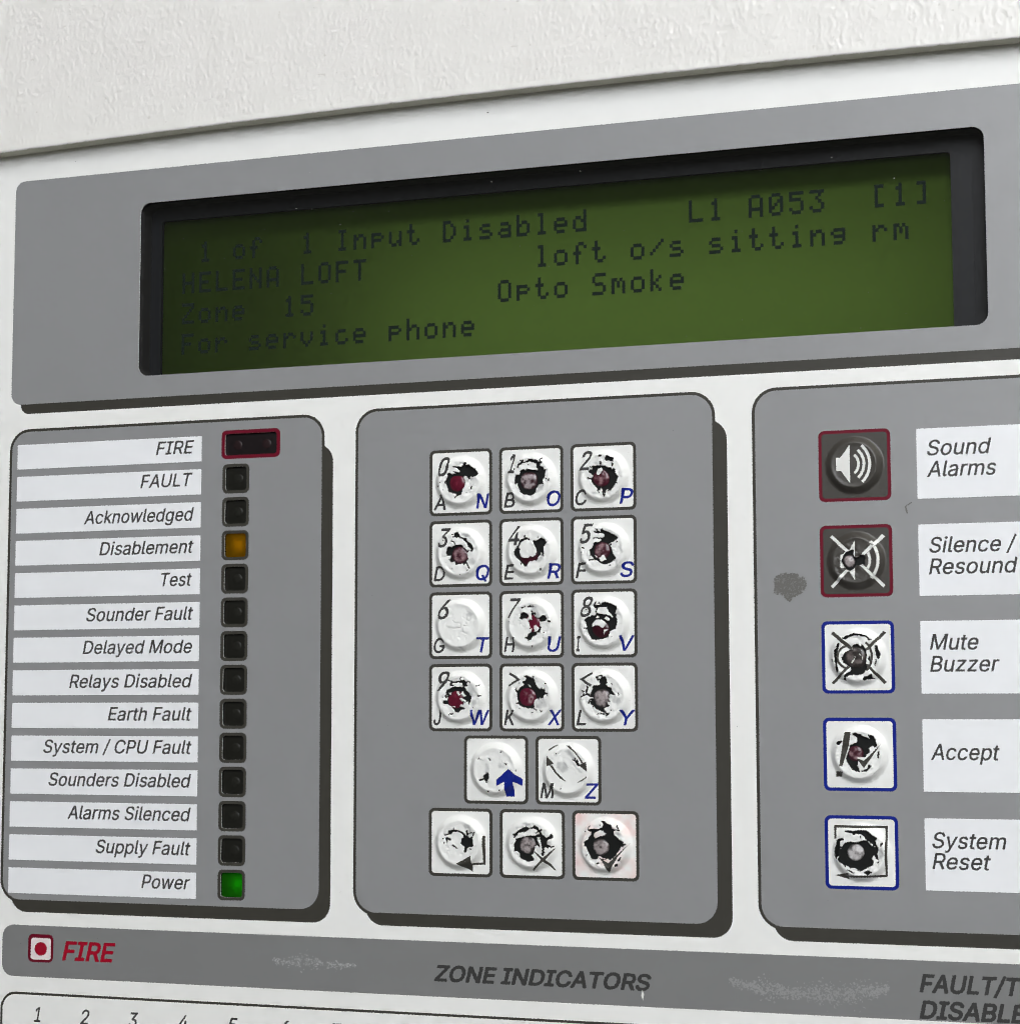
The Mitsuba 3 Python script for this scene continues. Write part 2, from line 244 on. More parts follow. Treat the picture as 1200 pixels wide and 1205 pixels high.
        '-0.34,3.15 0.35,3.25 1.54,2.03 1.34,1.66 0.55,2.21;1.53,0.53 2.12,0.16 2.71,-0.3 2.12,-0.22;-1.54,1.35 -0.25,1.27 0.34,0.14 -0.66,-0.43 -1.64,0.5',
        '-3.54,2.42 -2.15,1.15 -3.35,0.67;2.06,0.9 3.35,1.52 3.49,-0.16;-3.39,3.36 -2.59,3.89 -1.69,4.27 -1.69,4.08 -2.49,3.65 -3.24,3.13;1.8,-1.87 2.54,-1.48 3.43,-0.87 3.43,-1.1 2.64,-1.67 1.9,-1.91;-2.9,0.86 -2.45,0.87 -1.71,-0.26 -0.13,-1.7 -0.23,-1.78 -1.12,-1.29 -2.01,-0.36;-0.2,4.09 0.49,4 1.48,3.16 2.85,1.38 2.56,1.19 2.07,2.03 1.28,3.06'),
    'enter': (-16.92, -39.27, None,
        '-1.92,1.81 -1.3,2.06 -0.38,2.07 0.29,1.85 0.85,1.62 1.47,1.11 1.26,1.96 1.47,2.06 1.67,1.11 1.88,0.74 2.39,1.03 2.54,0.18 2.49,-0.58 1.88,-0.59 1.47,-0.88 1.31,-1.55 0.85,-1.51 1.11,-0.7 0.65,-0.33 0.75,0.34 0.44,0.66 0.96,0.82 0.85,1.29 0.34,1.66 -0.17,1.84 -0.99,1.82 -1.4,1.34 -1.71,1.33 -1.66,1.62;-2.33,0.65 -2.02,0.9 -1.4,0.63 -1.4,0.39 -1.91,0.52 -2.12,-0.01 -2.22,0.37;-1.19,-0.42 -0.84,-0.36 -0.58,-0.74 -0.17,-0.82 -0.27,-0.94 -0.68,-0.74',
        '',
        '1.47,2.16 2.08,2.26 2.39,1.32 1.88,1.02;0.85,3 1.88,2.92 2.08,2.36 1.06,2.34',
        '-0.39,-3.41 2.11,-2.07 2.21,-3.3 3.99,-3.23 4,1.18 4.42,1.18 4.42,-3.56 2.21,-3.63 2.21,-4.72'),
    'X': (-4.42, -39.27, (-0.61, -0.14, 1.47, 'grey'),
        '-3.08,1.61 -2.67,1.66 -2.07,2.14 -1.47,2.53 -0.76,2.83 -0.16,2.65 0.44,2.75 0.64,3.09 1.23,2.77 1.63,2.21 1.93,1.66 2.43,1.29 2.72,1.06 3.22,1.31 3.52,1.78 3.87,1.18 3.52,1.03 3.02,0.83 2.77,0.27 3.16,-0.57 2.52,-0.39 2.22,-0.68 2.32,-1.52 2.12,-1.86 1.92,-1.63 2.02,-0.69 1.82,0.15 1.73,1.18 1.13,1.17 1.23,0.52 1.62,-0.41 1.13,-0.05 0.73,-0.34 0.77,-0.81 0.42,-1.47 0.02,-1.76 0.62,-2.22 0.42,-2.6 -0.38,-2.8 -1.18,-2.45 -1.78,-2.18 -1.73,-1.52 -2.38,-1.06 -2.93,-1.12 -2.68,-0.79 -2.83,-0.13 -2.48,0.44 -2.48,0.82 -1.67,1.02 -1.17,1.22 -0.17,1.43 0.83,1.35 1.23,1.64 1.63,1.65 1.23,2.39 0.64,2.57 -0.16,2.56 -0.77,2.07 -1.47,1.97 -2.17,1.86 -2.57,1.47 -2.58,0.91 -2.78,1.19',
        '',
        '-1.27,3.19 -0.76,3.67 -0.36,3.02 -0.56,2.83;-2.47,2.8 -1.77,2.62 -2.37,2.51',
        '0.71,-1.06 2.15,-2.15 3.99,-0.61 4.14,-0.65 2.6,-2.42 4.13,-4.11 3.98,-4.26 2.15,-2.71 0.35,-4.35 0.2,-4.21 1.8,-2.44 0.66,-1.2'),
    'check': (8.08, -39.27, (-0.61, -0.19, 1.37, 'grey'),
        '-0.51,3.9 -0.02,3.96 0.56,3.55 1.24,3.38 1.33,2.82 1.72,2.64 2.4,2.66 2.74,2.48 2.11,2.56 1.62,2.5 1.62,1.99 1.91,1.54 2.78,0.72 3.74,0.32 3.26,0.17 3.21,-0.2 2.87,0.07 2.48,-0.67 2.08,-1.15 1.98,-1.52 1.4,-1.9 1.01,-2.19 0.62,-1.92 -0.16,-1.85 -0.64,-1.58 -1.03,-1.59 -1.14,-2.05 -1.62,-2.16 -2.11,-2.08 -2.31,-1.52 -2.79,-0.7 -2.98,-0.14 -3.33,-0.06 -3.27,0.59 -2.59,0.79 -2.58,1.35 -2.19,1.64 -2.09,2.2 -2.43,2.38 -2.28,2.62 -1.59,2.72 -0.81,2.69 -0.22,2.98 -0.12,3.54;-1.34,-2.85 -1.04,-2.7 -0.85,-2.83 -1.14,-2.93;1.78,-3 2.17,-2.81 2.17,-3.18 1.87,-3.32;2.27,-2.25 2.76,-1.69 2.86,-1.68 2.56,-2.24 2.32,-2.48;-3.31,2.32 -3.02,2.42 -3.17,2.18',
        '-1.7,1.93 -1.4,2.21 -0.71,2.55 -0.13,2.52 0.06,2.15 0.5,1.88 -0.04,1.59 -0.82,1.48 -1.41,1.1 -1.65,1.19',
        '2.11,2 2.5,2.01 2.78,1.46 2.3,1.64',
        '-0.85,-1.83 0.7,-2.72 4.27,0.51 2.32,-1.62 0.69,-4.34 0.17,-3.24'),
}
BUTTONS = {
    'sound': (49.37, 21.12, None,
        '',
        '',
        '',
        '-2.76,1.19 -2.09,1.21 -1.62,1.71 -0.56,3.23 -0.57,-2.79 -0.72,-2.78 -1.98,-0.92 -2.75,-0.94'),
    'silence': (49.37, 5.97, (-1.04, -0.12, 1.03, 'grey'),
        '-1.51,1.22 -1.1,1.42 -0.68,1.71 -0.17,1.6 -0.19,0.67 0.01,0.36 0.62,0.45 0.73,0.86 1.44,0.74 1.54,0.32 1.38,-0.08 1.47,-0.6 0.7,-0.68 0.09,-0.67 -0.22,-1.27 -0.64,-1.57 -1.05,-1.51 -1.55,-1.04 -1.95,-0.52 -2.15,-0.1 -1.82,0.72;2.3,2.76 2.8,2.44 2.69,2.29',
        '',
        '',
        '-0.02,3.15 -0.09,-3.11 -0.98,-1.65 -1.07,-1.04 -2.2,-1.16 -2.35,-1.01 -2.31,0.95 -1.85,1.04 -1.53,1.54 -0.92,1.63;-4.01,3.83 -3.7,4.08 -0.92,1.53 -1.33,1.33;4.12,4.06 4.52,3.74 1.47,0.85 1.11,1.07;-3.99,-3.9 -1.49,-1.44 -1.08,-1.6 -3.74,-4.21;0.82,-0.82 1.38,-0.89 4.42,-3.92 4.16,-4.22'),
    'mute': (49.37, -9.17, (-0.29, -0.08, 1.63, 'darkgrey'),
        '-2.36,2.99 -1.44,3.39 -0.41,3.68 1.51,3.35 2.01,2.74 2.41,2.73 1.9,2.64 1.41,3.15 -0.01,3.42 -1.03,3.23 -1.85,2.83;-2.99,2.29 -2.74,1.98 -3,1.47 -3.01,0.86 -3.23,0.35 -3.04,-0.47 -3.25,-1.08 -2.96,-2 -3.17,-2.4 -3.37,-1.89 -3.45,-0.46 -3.57,1.07 -3.21,1.37 -3.1,1.98;2.79,1.71 3.1,1.71 3.58,0.49 3.41,-0.32 3.06,-0.11 2.88,0.8;-2.42,-0.07 -1.79,0.74 -1.07,1.04 -0.66,1.14 -0.75,1.75 0.17,2.05 0.56,1.43 0.77,1.94 1.37,1.22 1.45,0.31 1.33,-0.91 1.51,-1.82 0.89,-2.53 0.08,-2.83 -0.94,-2.72 -1.86,-3.12 -1.87,-3.63 -2.27,-3.53 -1.95,-2.72 -1.13,-2.31 -0.92,-1.71 -1.42,-1.3 -2.13,-0.88;0.87,-3.64 1.08,-3.14 1.69,-3.04 2.21,-2.64 2.19,-3.25 3,-3.4 1.48,-3.44;2.86,-0.31 2.95,-0.52 2.63,-1.63 2.74,-0.92;-4.06,-0.26 -3.91,-0.56 -4.02,-0.87;1.96,0.3 2.1,-0.51 1.94,-0.76 1.75,-0.31',
        '-1.11,-0.89 -0.38,-0.19 -0.53,0.32 -0.18,0.02 -0.65,-1;-0.5,-1.3 0.12,-0.6 -0.04,-1.05;0.04,0.93 0.35,0.72 0.94,0.01 0.83,-0.6 0.64,0.01;0.36,1.64 0.86,1.02 0.76,0.92',
        '',
        '-3.86,3.99 -0.49,1.35 -0.7,0.94 -4.07,3.68;4.07,3.99 4.37,3.78 1.74,1.12 1.39,1.23;-4.1,-3.97 -1.45,-1.39 -1.15,-1.5 -3.85,-4.13;1.29,-1.11 1.7,-1.21 4.32,-3.91 4.01,-4.16'),
    'accept': (49.37, -24.31, (-0.51, 0.11, 1.23, 'pink'),
        '-1.04,3.19 -0.43,3.34 0.47,2.94 1.37,2.54 1.77,2.44 1.48,3.04 2.28,2.85 2.67,2.14 2.76,1.34 2.45,1.14 2.26,1.44 1.54,1.03 1.63,0.23 1.22,0.12 0.91,-0.38 -0.3,-0.39 -0.21,-1.19 -0.32,-1.7 0.06,-2.6 -0.34,-2.6 -0.94,-2.41 -1.83,-1.21 -2.03,-0.6 -1.6,0.41 -1.28,1.42 -0.67,1.62 -0.16,1.93 -0.24,2.74;1.28,-2.29 1.49,-1.58 1.89,-1.68 1.58,-2.08 1.17,-2.59 0.26,-2.6 0.87,-2.44;-3.61,1.71 -2.69,2.17 -2.59,2.07 -3.21,1.41;2.94,0.54 3.14,0.44 3.02,-0.57 2.87,-0.37',
        '',
        '',
        '-2.19,3.48 -1.22,3.49 -1.51,1.41 -2.59,-1.82 -3.1,-1.83 -2.64,0.8;-3.67,-2.64 -2.55,-2.63 -2.77,-3.49 -3.79,-3.5;-0.43,-0.5 0.77,-0.99 3.44,1.64 0.75,-2.1'),
    'reset': (49.37, -39.46, (-0.81, 0, 1.33, 'palegrey'),
        '-2.5,3.22 -1.89,3.44 -1.19,3.3 0.03,3.52 1.03,3.39 2.11,2.47 2.51,2.37 2.25,1.87 2.39,1.18 2.68,0.88 2.56,-0.21 2.65,-0.96 2.25,-0.72 2.06,-0.22 1.86,-0.43 1.65,-0.93 1.94,-1.12 1.83,-1.82 1.33,-2.03 0.72,-2.35 0.21,-2.56 -0.69,-2.38 -1.49,-2.2 -2.29,-1.92 -2.4,-2.22 -2.59,-1.83 -3.4,-1.45 -3.59,-0.95 -3.07,-0.44 -3.69,-0.66 -3.9,-1.06 -4.19,-0.37 -4.28,0.13 -3.86,1.04 -3.85,1.74 -3.44,2.05 -2.72,2.22 -2.63,1.97 -3.03,1.86 -3.24,1.66 -3.15,0.76 -2.81,0.16 -2.85,0.86 -2.43,1.47 -1.62,1.64 -0.62,1.51 0.19,1.83 1,1.94 1.49,1.26 2.28,0.78 2.29,1.17 1.6,1.56 0.8,2.14 0.31,2.83 -0.59,3.01 -1.1,2.75 -1.29,3 -2.2,3.18;2.95,1.49 3.2,1.59 3.5,1.5 3.09,1.29;0.41,-2.95 1.11,-2.73 1.71,-2.92 1,-3.33;-2.4,-2.52 -1.9,-2.71 -0.8,-3.23 -1.31,-3.1 -2.1,-2.72;2.54,-1.46 2.84,-1.25 2.79,-1.5',
        '',
        '2.68,0.58 3.08,0.59 3.56,-0.39 2.75,-0.91',
        '-4.17,-3.54 -1.94,-3.08 -1.96,-4.13;-4.21,4.18 4.12,4.18 3.96,-3.67 -1.96,-3.83 -1.95,-3.48 3.62,-3.33 3.76,3.83 -3.84,3.79 -3.87,2.08 -4.2,2.08'),
}

# ------------------------------------------------------------------ the steel cover above the panel
def cover_edge(x):
    return 87.05 - 1.13e-4 * (x - 20) ** 2

xs = np.linspace(-135, 115, 1137)
jag = 0.10 * (meshkit.fbm(np.stack([xs * 1.3, xs * 0, xs * 0], 1), 3, 5) - 0.5)
chip = np.where(meshkit.noise(np.stack([xs * 0.9, xs * 0 + 3, xs * 0], 1), 9) > 0.84, 0.10, 0.0)
def cover_mesh(prof):
    """the sheet as strips from top to bottom: (offset above the edge, height, how far it follows the chipped edge, how much powder coat relief)"""
    rows = []
    for dy, h, j, k in prof:
        y = cover_edge(xs) + dy + j * (jag + chip) if dy < 60 else np.full_like(xs, 160.0)
        z = np.full_like(xs, h)
        if k:                                  # orange peel: grains about half a millimetre across, in looser and denser places
            q = np.stack([xs * 2.2 + y * .5, y * 1.5, xs * 0 + 2], 1)
            d = .35 + 1.1 * meshkit.noise(np.stack([xs * .21, y * .21, xs * 0], 1), 41)
            z = z + k * (0.145 * d * np.clip(meshkit.fbm(q, 2, 21) - .46, -.10, .3) + 0.05 * meshkit.noise(q * [1.9, 1.9, 1], 33))
        rows.append(np.stack([xs, y, z], 1))
    n, v = len(xs), np.vstack(rows)
    f = []
    for r in range(len(rows) - 1):
        i = np.arange(n - 1) + r * n
        f += [np.stack([i, i + n, i + 1], 1), np.stack([i + 1, i + n, i + n + 1], 1)]
    return v, np.vstack(f)
labels['enclosure_cover'] = {'label': 'textured off-white steel cover sheet above the grey display panel', 'category': 'metal cover'}
put('enclosure_cover__sheet', cover_mesh([(70, 3.1, 0, 1)] + [(y, 3.1, 0.5 * (y < .5), 1) for y in np.arange(44, .34, -.22)] + [(0.30, 3.1, 0.5, 1), (0.12, 3.05, 1, .6), (0.02, 2.94, 1, 0)]), 'cover_paint', True)
put('enclosure_cover__cut_edge', cover_mesh([(0.02, 2.94, 1, 0), (0.0, 2.8, 0.6, 0), (0.0, 0.35, 0, 0), (0.25, 0.12, 0, 0), (70, 0.12, 0, 0)]), 'edge_shaded', 30, label='beige cut edge of the cover sheet, underside shade in its colour')

# ------------------------------------------------------------------ the control panel and its printed fields
P = 'control_panel'
labels[P] = {'label': 'worn fire alarm control panel with green text display, keypad and indicator column', 'category': 'control panel'}
WIN = rrect(-78.72, 42.42, 70.58, 74.12, 1.9)
LED_X, LED_W = -61.6, 5.216
LED_Y = [25.742 - 5.88 * j for j in range(13)]
led_out = [rrect(LED_X, y - LED_W, LED_X + LED_W, y, 0.95) for y in LED_Y]
led_in = [rrect(LED_X + .53, y - LED_W + .53, LED_X + LED_W - .53, y - .53, 0.55) for y in LED_Y]
fire_out, fire_in = rrect(-61.85, 26.65, -50.5, 31.75, 0.95), rrect(-61.2, 27.3, -51.15, 31.1, 0.5)
holes = unary_union([WIN, fire_in] + led_in)
put(P + '__front_overlay', slab(box(-140, -95, 120, 100).difference(holes), -0.12, 0.0), 'overlay_white', label='glossy off-white front film')

D = 2.1                                        # offset of the printed drop shadows
def field(name, outer, line, shadow, label):
    """a grey field with its dark outline and its printed drop shadow"""
    k = part(P + '__' + name, label)
    dark = unary_union([outer, shadow]) if line else shadow.difference(outer)
    put(k + '__drop_shadow', slab(dark.difference(holes), -0.01, 0.02), 'ink_dark')
    grey = outer.buffer(-line, quad_segs=8) if line else outer
    if line:
        grey = grey.union(grey)
    put(k + '__grey_field', slab(grey.difference(holes), 0.0, 0.045), 'ink_grey')
    return k

field('display_field', rrect(-104.95, 38.45, 125, 80.35, 2.0), 0, rrect(-102.9, 36.65, 125, 60, 1.7), 'grey field around the display window')
field('status_field', rrect(-105.0, -51.62, -42.05, 33.85, 4.0), 0.5, rrect(-102.8, -53.28, -40.42, 28.6, 3.2), 'grey field of the indicator column')
field('keypad_field', rrect(-36.22, -51.75, 26.98, 34.25, 4.0), 0.5, rrect(-34.0, -53.35, 28.86, 29.5, 3.2), 'grey field of the keypad')
field('control_field', rrect(33.0, -51.75, 125, 34.25, 4.0), 0.5, rrect(35.3, -53.4, 125, 29.5, 3.2), 'grey field of the five large buttons')

# ------------------------------------------------------------------ the display behind its window
k = part(P + '__display', 'green text display in a black recess')
outer = WIN.buffer(1.2)
put(k + '__recess', slab(outer.difference(WIN.buffer(0.02)), -5.3, -0.13), 'well_black')
open_ = rrect(-76.6, 41.0, 64.9, 71.6, 0.6)
put(k + '__bezel', trimesh.util.concatenate([slab(outer.difference(open_), -5.0, -4.3), slab(rrect(66.0, 41, 68.3, 70.6, .3), -4.35, -4.1)]), 'bezel_metal', label='dark metal bezel round the green glass')
sheet = rrect(-80, 38.5, 72, 76, 1)
put(k + '__screen', join2d_at(sheet, -5.5), 'lcd_glass', label='dark green backlit glass')
# unseen box behind the glass: flat lamp, black back, frame placed to fade the glow
unseen_light_box = [slab(sheet.difference(rrect(-65.0, 39.0, 64.5, 65.4, 1)), -9.4, -9.0), slab(sheet.buffer(1).difference(sheet), -33, -5.3), slab(sheet.buffer(1), -34, -33)]
put(k + '__unseen_light_box', trimesh.util.concatenate(unseen_light_box), 'well_black')
lk = put(k + '__backlight', slab(rrect(-36, 44, 66, 54, 1), -31.5, -31), 'well_black')
scene[lk]['emitter'] = {'type': 'area', 'radiance': rgb(*BACKLIGHT)}
put(k + '__window_pane', (np.array([[-78.9, 42.2, -.6], [70.8, 42.2, -.6], [70.8, 74.3, -.6], [-78.9, 74.3, -.6]]), np.array([[0, 1, 2], [0, 2, 3]])), 'window_pane', label='clear dusty window over the display')
F57 = {'0': '0E11131519110E', '1': '040C040404040E', '3': '1F02040201110E', '5': '1F101E0101110E', 'A': '0E1111111F1111', 'D': '1C12111111121C', 'E': '1F10101E10101F',
       'F': '1F10101E101010', 'H': '1111111F111111', 'I': '0E04040404040E', 'L': '1010101010101F', 'N': '11111915131111', 'O': '0E11111111110E', 'S': '0F10100E01011E',
       'T': '1F040404040404', 'Z': '1F01020408101F', '[': '0E08080808080E', ']': '0E02020202020E', '/': '00010204081000', 'a': '00000E010F110F', 'b': '10101619111 11E'.replace(' ', ''),
       'd': '01010D1311110F', 'e': '00000E111F100E', 'f': '0609081C080808', 'h': '10101619111111', 'i': '04000C0404040E', 'k': '10101214181412', 'l': '0C04040404040E',
       'm': '00001A15151111', 'n': '00001619111111', 'o': '00000E1111110E', 'p': '00001E111E1010', 'c': '00000E1010110E', 'g': '00000F110F010E', 'r': '00001619101010',
       's': '00000E100E011E', 't': '08081C08080906', 'u': '0000111111130D', 'v': '00001111110A04'}
ROWS = [' 1 of  1 Input Disabled     L1 A053  [1]', 'HELENA LOFT         loft o/s sitting rm', 'Zone  15          Opto Smoke', 'For service phone']
X0, CP, CW, Y0, RP, CH = -72.897, 3.38, 2.336, 67.498, 5.614, 3.744
dx, dy = CW / 5, CH / 7
for r, row in enumerate(ROWS):
    boxes = []
    for c, ch in enumerate(row):
        if ch == ' ':
            continue
        bits = [int(F57[ch][2 * q:2 * q + 2], 16) for q in range(7)]
        for q, b in enumerate(bits):
            for s in range(5):
                if b >> (4 - s) & 1:
                    x, y = X0 + CP * c + s * dx, Y0 - RP * r - (q + 1) * dy
                    boxes.append(box(x - .03, y - .03, x + dx + .03, y + dy + .03))
    m = []
    for b in boxes:
        x0, y0, x1, y1 = b.bounds
        t = trimesh.creation.box((x1 - x0, y1 - y0, 0.05)); t.apply_translation(((x0 + x1) / 2, (y0 + y1) / 2, -5.45)); m.append(t)
    put(k + '__text_line', trimesh.util.concatenate(m), 'lcd_dots', label=('first', 'second', 'third', 'fourth')[r] + ' line of dark dot-matrix text')
m = []
for i in range(46):
    x, y, s = rng.uniform(-76, 69), rng.uniform(43, 73), rng.uniform(.03, .085)
    b = Point(x, y).buffer(s, quad_segs=2); b = affinity.scale(b, rng.uniform(.5, 1.8), rng.uniform(.6, 1.1))
    m.append(slab(b, -.58, -.53))
put(k + '__dust', trimesh.util.concatenate(m), 'dust', kind='stuff')

# ------------------------------------------------------------------ indicators and their name strips
NAMES = [('FIRE', -74.83, 27.95), ('FAULT', -77.85, 22.12), ('Acknowledged', -89.19, 15.98), ('Disablement', -85.96, 10.26), ('Test', -73.4, 4.45), ('Sounder Fault', -88.38, -1.55),
         ('Delayed Mode', -89.0, -7.38), ('Relays Disabled', -91.61, -13.42), ('Earth Fault', -83.64, -19.22), ('System / CPU Fault', -96.66, -25.02),
         ('Sounders Disabled', -95.45, -30.85), ('Alarms Silenced', -91.46, -36.67), ('Supply Fault', -85.61, -42.55), ('Power', -76.41, -48.42)]
RIGHT = [-67.24, -67.45, -67.12, -67.1, -67.35, -66.98, -67.1, -67.0, -67.02, -66.95, -66.97, -66.94, -66.91, -66.88]
for j, (name, xl, base) in enumerate(NAMES):
    k = part(P + '__name_strip', f'white strip lettered {name}')
    y = 30.971 - 5.881 * j
    put(k + '__insert', slab(box(-103.33, y - 4.513, -65.77, y), 0.04, 0.08), 'paper_white')
    flat_text(k + '__lettering', name, xl, RIGHT[j], base, 2.38, 'ink_text', 0.08)

def pillow(poly, h, dome):
    """a thin lens plate, slightly domed"""
    x0, y0, x1, y1 = poly.bounds
    n, mm = 22, 12
    gx, gy = np.meshgrid(np.linspace(0, 1, n), np.linspace(0, 1, mm))
    z = dome * (1 - (2 * gx - 1) ** 4) * (1 - (2 * gy - 1) ** 4)
    v = np.stack([x0 + (x1 - x0) * gx, y0 + (y1 - y0) * gy, h + z], -1).reshape(-1, 3)
    i = (np.arange(mm - 1)[:, None] * n + np.arange(n - 1)).ravel()
    return v, np.vstack([np.stack([i, i + 1, i + n], 1), np.stack([i + 1, i + n + 1, i + n], 1)])

def led_well(k, out, hole, lens, ink):
    put(k + '__frame', slab(out.difference(hole), 0.03, 0.075), ink)
    put(k + '__well', slab(hole.buffer(.5).difference(hole.buffer(.01)), -4.0, -0.13), 'well_black')
    put(k + '__lens', pillow(hole.buffer(.25), -0.52, 0.14), lens, True)

k = part(P + '__indicator', 'wide unlit fire indicator with red border')
led_well(k, fire_out, fire_in, 'red_smoked_lens', 'ink_red')
def dull_lamp(k, x, y, ink):                   # the unlit lamp, a low round bump that shows in the smoked lens
    m = trimesh.creation.icosphere(2, 1.0)
    m.apply_scale([0.85, 0.85, 0.12]); m.apply_translation((x, y, -0.385))
    put(k + '__lamp', m, ink, True)
for x in (-58.9, -53.3):
    dull_lamp(k, x, 29.1, 'dull_red_lamp')
LIT = {2: ('amber_lens', [0.90, 0.60, 0.012]), 12: ('green_lens', [0.05, 0.9, 0.03])}
for j in range(13):
    nm = NAMES[j + 1][0]
    k = part(P + '__indicator', f'{ {2: "amber lit", 12: "green lit"}.get(j, "unlit black")} square indicator beside {nm}')
    led_well(k, led_out[j], led_in[j], LIT.get(j, ('smoked_lens',))[0], 'ink_dark')
    if j not in LIT:
        dull_lamp(k, led_in[j].centroid.x + .35, led_in[j].centroid.y, 'dull_lamp')
    if j in LIT:
        c = led_in[j].centroid
        s = trimesh.creation.icosphere(2, 0.42); s.apply_translation((c.x + (0.45 if j == 2 else 0.95), c.y + 0.15, -1.75))
        lk = put(k + '__lamp', s, 'well_black')
        scene[lk]['emitter'] = {'type': 'area', 'radiance': rgb(*[LED_L[j] * q for q in LIT[j][1]])}
        put(k + '__well_floor', slab(led_in[j].buffer(.5), -4.4, -4.0), 'well_black')

# ------------------------------------------------------------------ keys: frame, torn domed film, black pad, plunger, legends
GRID = 0.085
PINK = {'red': ((.095, .005, .018), (.15, .018, .036), .10), 'darkred': ((.030, .003, .008), (.055, .006, .016), .10), 'pinkgrey': ((.040, .015, .019), (.34, .29, .30), .75),
        'pinkred': ((.055, .007, .016), (.26, .15, .165), .45), 'pink': ((.050, .010, .018), (.29, .19, .205), .55), 'halfred': ((.085, .006, .020), (.36, .28, .29), .5),
        'grey': ((.032, .026, .026), (.33, .29, .29), .85), 'darkgrey': ((.030, .026, .024), (.13, .11, .105), .6), 'palegrey': ((.07, .065, .065), (.52, .50, .50), .95)}

def dome(r, R=4.72, H=0.95):
    """flat-topped embossed dome with a rounded shoulder and a soft foot"""
    t = np.clip((R - r) / (R * 0.27), 0, 1)
    z = H * t * t * (3 - 2 * t)
    return z + 0.10 * np.exp(-((r - R * 0.76) / (R * 0.09)) ** 2)

def build_key(k, cx, cy, size, frame_w, frame_ink, plunger, hole_s, isle_s, scuff_s, tone, seed, crease=0.0, stain=False, torn=True, pl_cracks=6):
    hs = size / 2
    out, inn = rrect(-hs, -hs, hs, hs, 0.95), rrect(-hs + frame_w, -hs + frame_w, hs - frame_w, hs - frame_w, 0.55)
    put(k + '__frame', affinity_slab(out.difference(inn), cx, cy, 0.03, 0.115), frame_ink)
    hole, isle = unary_union(polys(hole_s)), unary_union(polys(isle_s))
    gone = hole.difference(isle) if not hole.is_empty else hole
    whole = gone
    if torn and not gone.is_empty and pl_cracks:   # hairline cracks that run on from the tears, and pinholes beside them
        kr, extra = np.random.default_rng(seed), []
        line = max(getattr(gone, 'geoms', [gone]), key=lambda g: g.area).exterior
        for _ in range(pl_cracks):
            p0 = np.array(line.interpolate(kr.uniform(), normalized=True).coords[0])
            d = math.atan2(p0[1], p0[0]) + kr.normal() * .9
            pts = [p0]
            for _ in range(kr.integers(2, 6)):
                d += kr.normal() * .9
                pts.append(pts[-1] + kr.uniform(.14, .34) * np.array([math.cos(d), math.sin(d)]))
            extra.append(LineString(pts).buffer(kr.uniform(.035, .075), cap_style=2))
        for _ in range(kr.integers(2, 6)):
            r_, t_ = kr.uniform(2.3, 3.7), kr.uniform(0, 2 * np.pi)
            extra.append(affinity.rotate(affinity.scale(Point(r_ * math.cos(t_), r_ * math.sin(t_)).buffer(.075, quad_segs=2), kr.uniform(.8, 2.4), .8), kr.uniform(0, 180)))
        gone = unary_union([gone] + extra).intersection(Point(0, 0).buffer(4.2))
    a = hs - frame_w + 0.15
    n = int(2 * a / GRID) + 1
    g = np.linspace(-a, a, n)
    X, Y = np.meshgrid(g, g)
    q = np.stack([X, Y, np.full_like(X, seed * 3.7)], -1)
    n1, n2 = meshkit.fbm(q * [3.1, 3.1, 1], 3, seed), meshkit.fbm(q * [3.3, 3.3, 1] + 40, 3, seed + 11)
    # height of the film
    r = np.hypot(X, Y)
    ang = np.arctan2(Y, X)
    z = dome(r + 0.12 * (meshkit.noise(q * [.6, .6, 1], seed + 3) - .5)) + 0.075
    lower_left = np.exp(-((np.mod(ang + 2.36 + np.pi, 2 * np.pi) - np.pi) / 0.85) ** 2)
    z -= crease * lower_left * np.exp(-((r - 4.25) / 0.13) ** 2) - 0.6 * crease * lower_left * np.exp(-((r - 3.95) / 0.22) ** 2)
    tone0 = np.array(tone, float)
    col = np.ones(X.shape + (3,)) * tone0
    if not gone.is_empty:
        cut = contains_xy(gone, X + 0.26 * (n1 - .5), Y + 0.26 * (n2 - .5))
        torn_away = contains_xy(whole, X + 0.26 * (n1 - .5), Y + 0.26 * (n2 - .5))
        dist = ndimage.distance_transform_edt(~cut) * GRID
        near = np.exp(-dist / 0.85)
        up = np.clip(dome(r) / .95, 0, 1) ** .7
        z += up * near * (0.46 * (meshkit.fbm(q * [1.7, 1.7, 1] + 9, 4, seed + 5) - .42)) + up * 0.10 * np.exp(-dist / .22) * (n1 - .3)
        z += up * np.exp(-dist / 2.0) * (0.11 * (meshkit.fbm(q * [1.7, 1.7, 1] + 5, 4, seed + 7) - .5) - 0.12 * np.exp(-(np.abs(meshkit.fbm(q * [.8, .8, 1] + 51, 3, seed + 15) - .5) / .016) ** 2))
    else:
        cut = torn_away = np.zeros(X.shape, bool)
        flat = np.clip(1 - r / 3.6, 0, 1) ** .5
        z += flat * (0.55 * (meshkit.fbm(q * [.75, .75, 1] + 3, 4, seed + 5) - .5) - 0.12 * np.exp(-(np.abs(meshkit.fbm(q * [.6, .6, 1] + 51, 3, seed + 15) - .5) / .025) ** 2)) * (1 if torn else 0.15)
    sc = unary_union(polys(scuff_s))
    if not sc.is_empty:                        # places where the top coat has rubbed off and the grey carrier shows
        m = contains_xy(sc.buffer(.04), X + 0.22 * (n1 - .5), Y + 0.22 * (n2 - .5))
        w = (m * np.clip(0.75 + 1.3 * (meshkit.fbm(q * [2.2, 2.2, 1] + 15, 3, seed + 9) - .5), .2, 1))[..., None]
        w = ndimage.gaussian_filter(w, (1.2, 1.2, 0))
        col = col * (1 - w) + w * np.array([.44, .45, .44])
        z -= 0.05 * w[..., 0]
    grit = meshkit.noise(q * [9, 9, 1] + 70, seed + 21)
    blotch = meshkit.fbm(q * [1.1, 1.1, 1] + 33, 3, seed + 22)
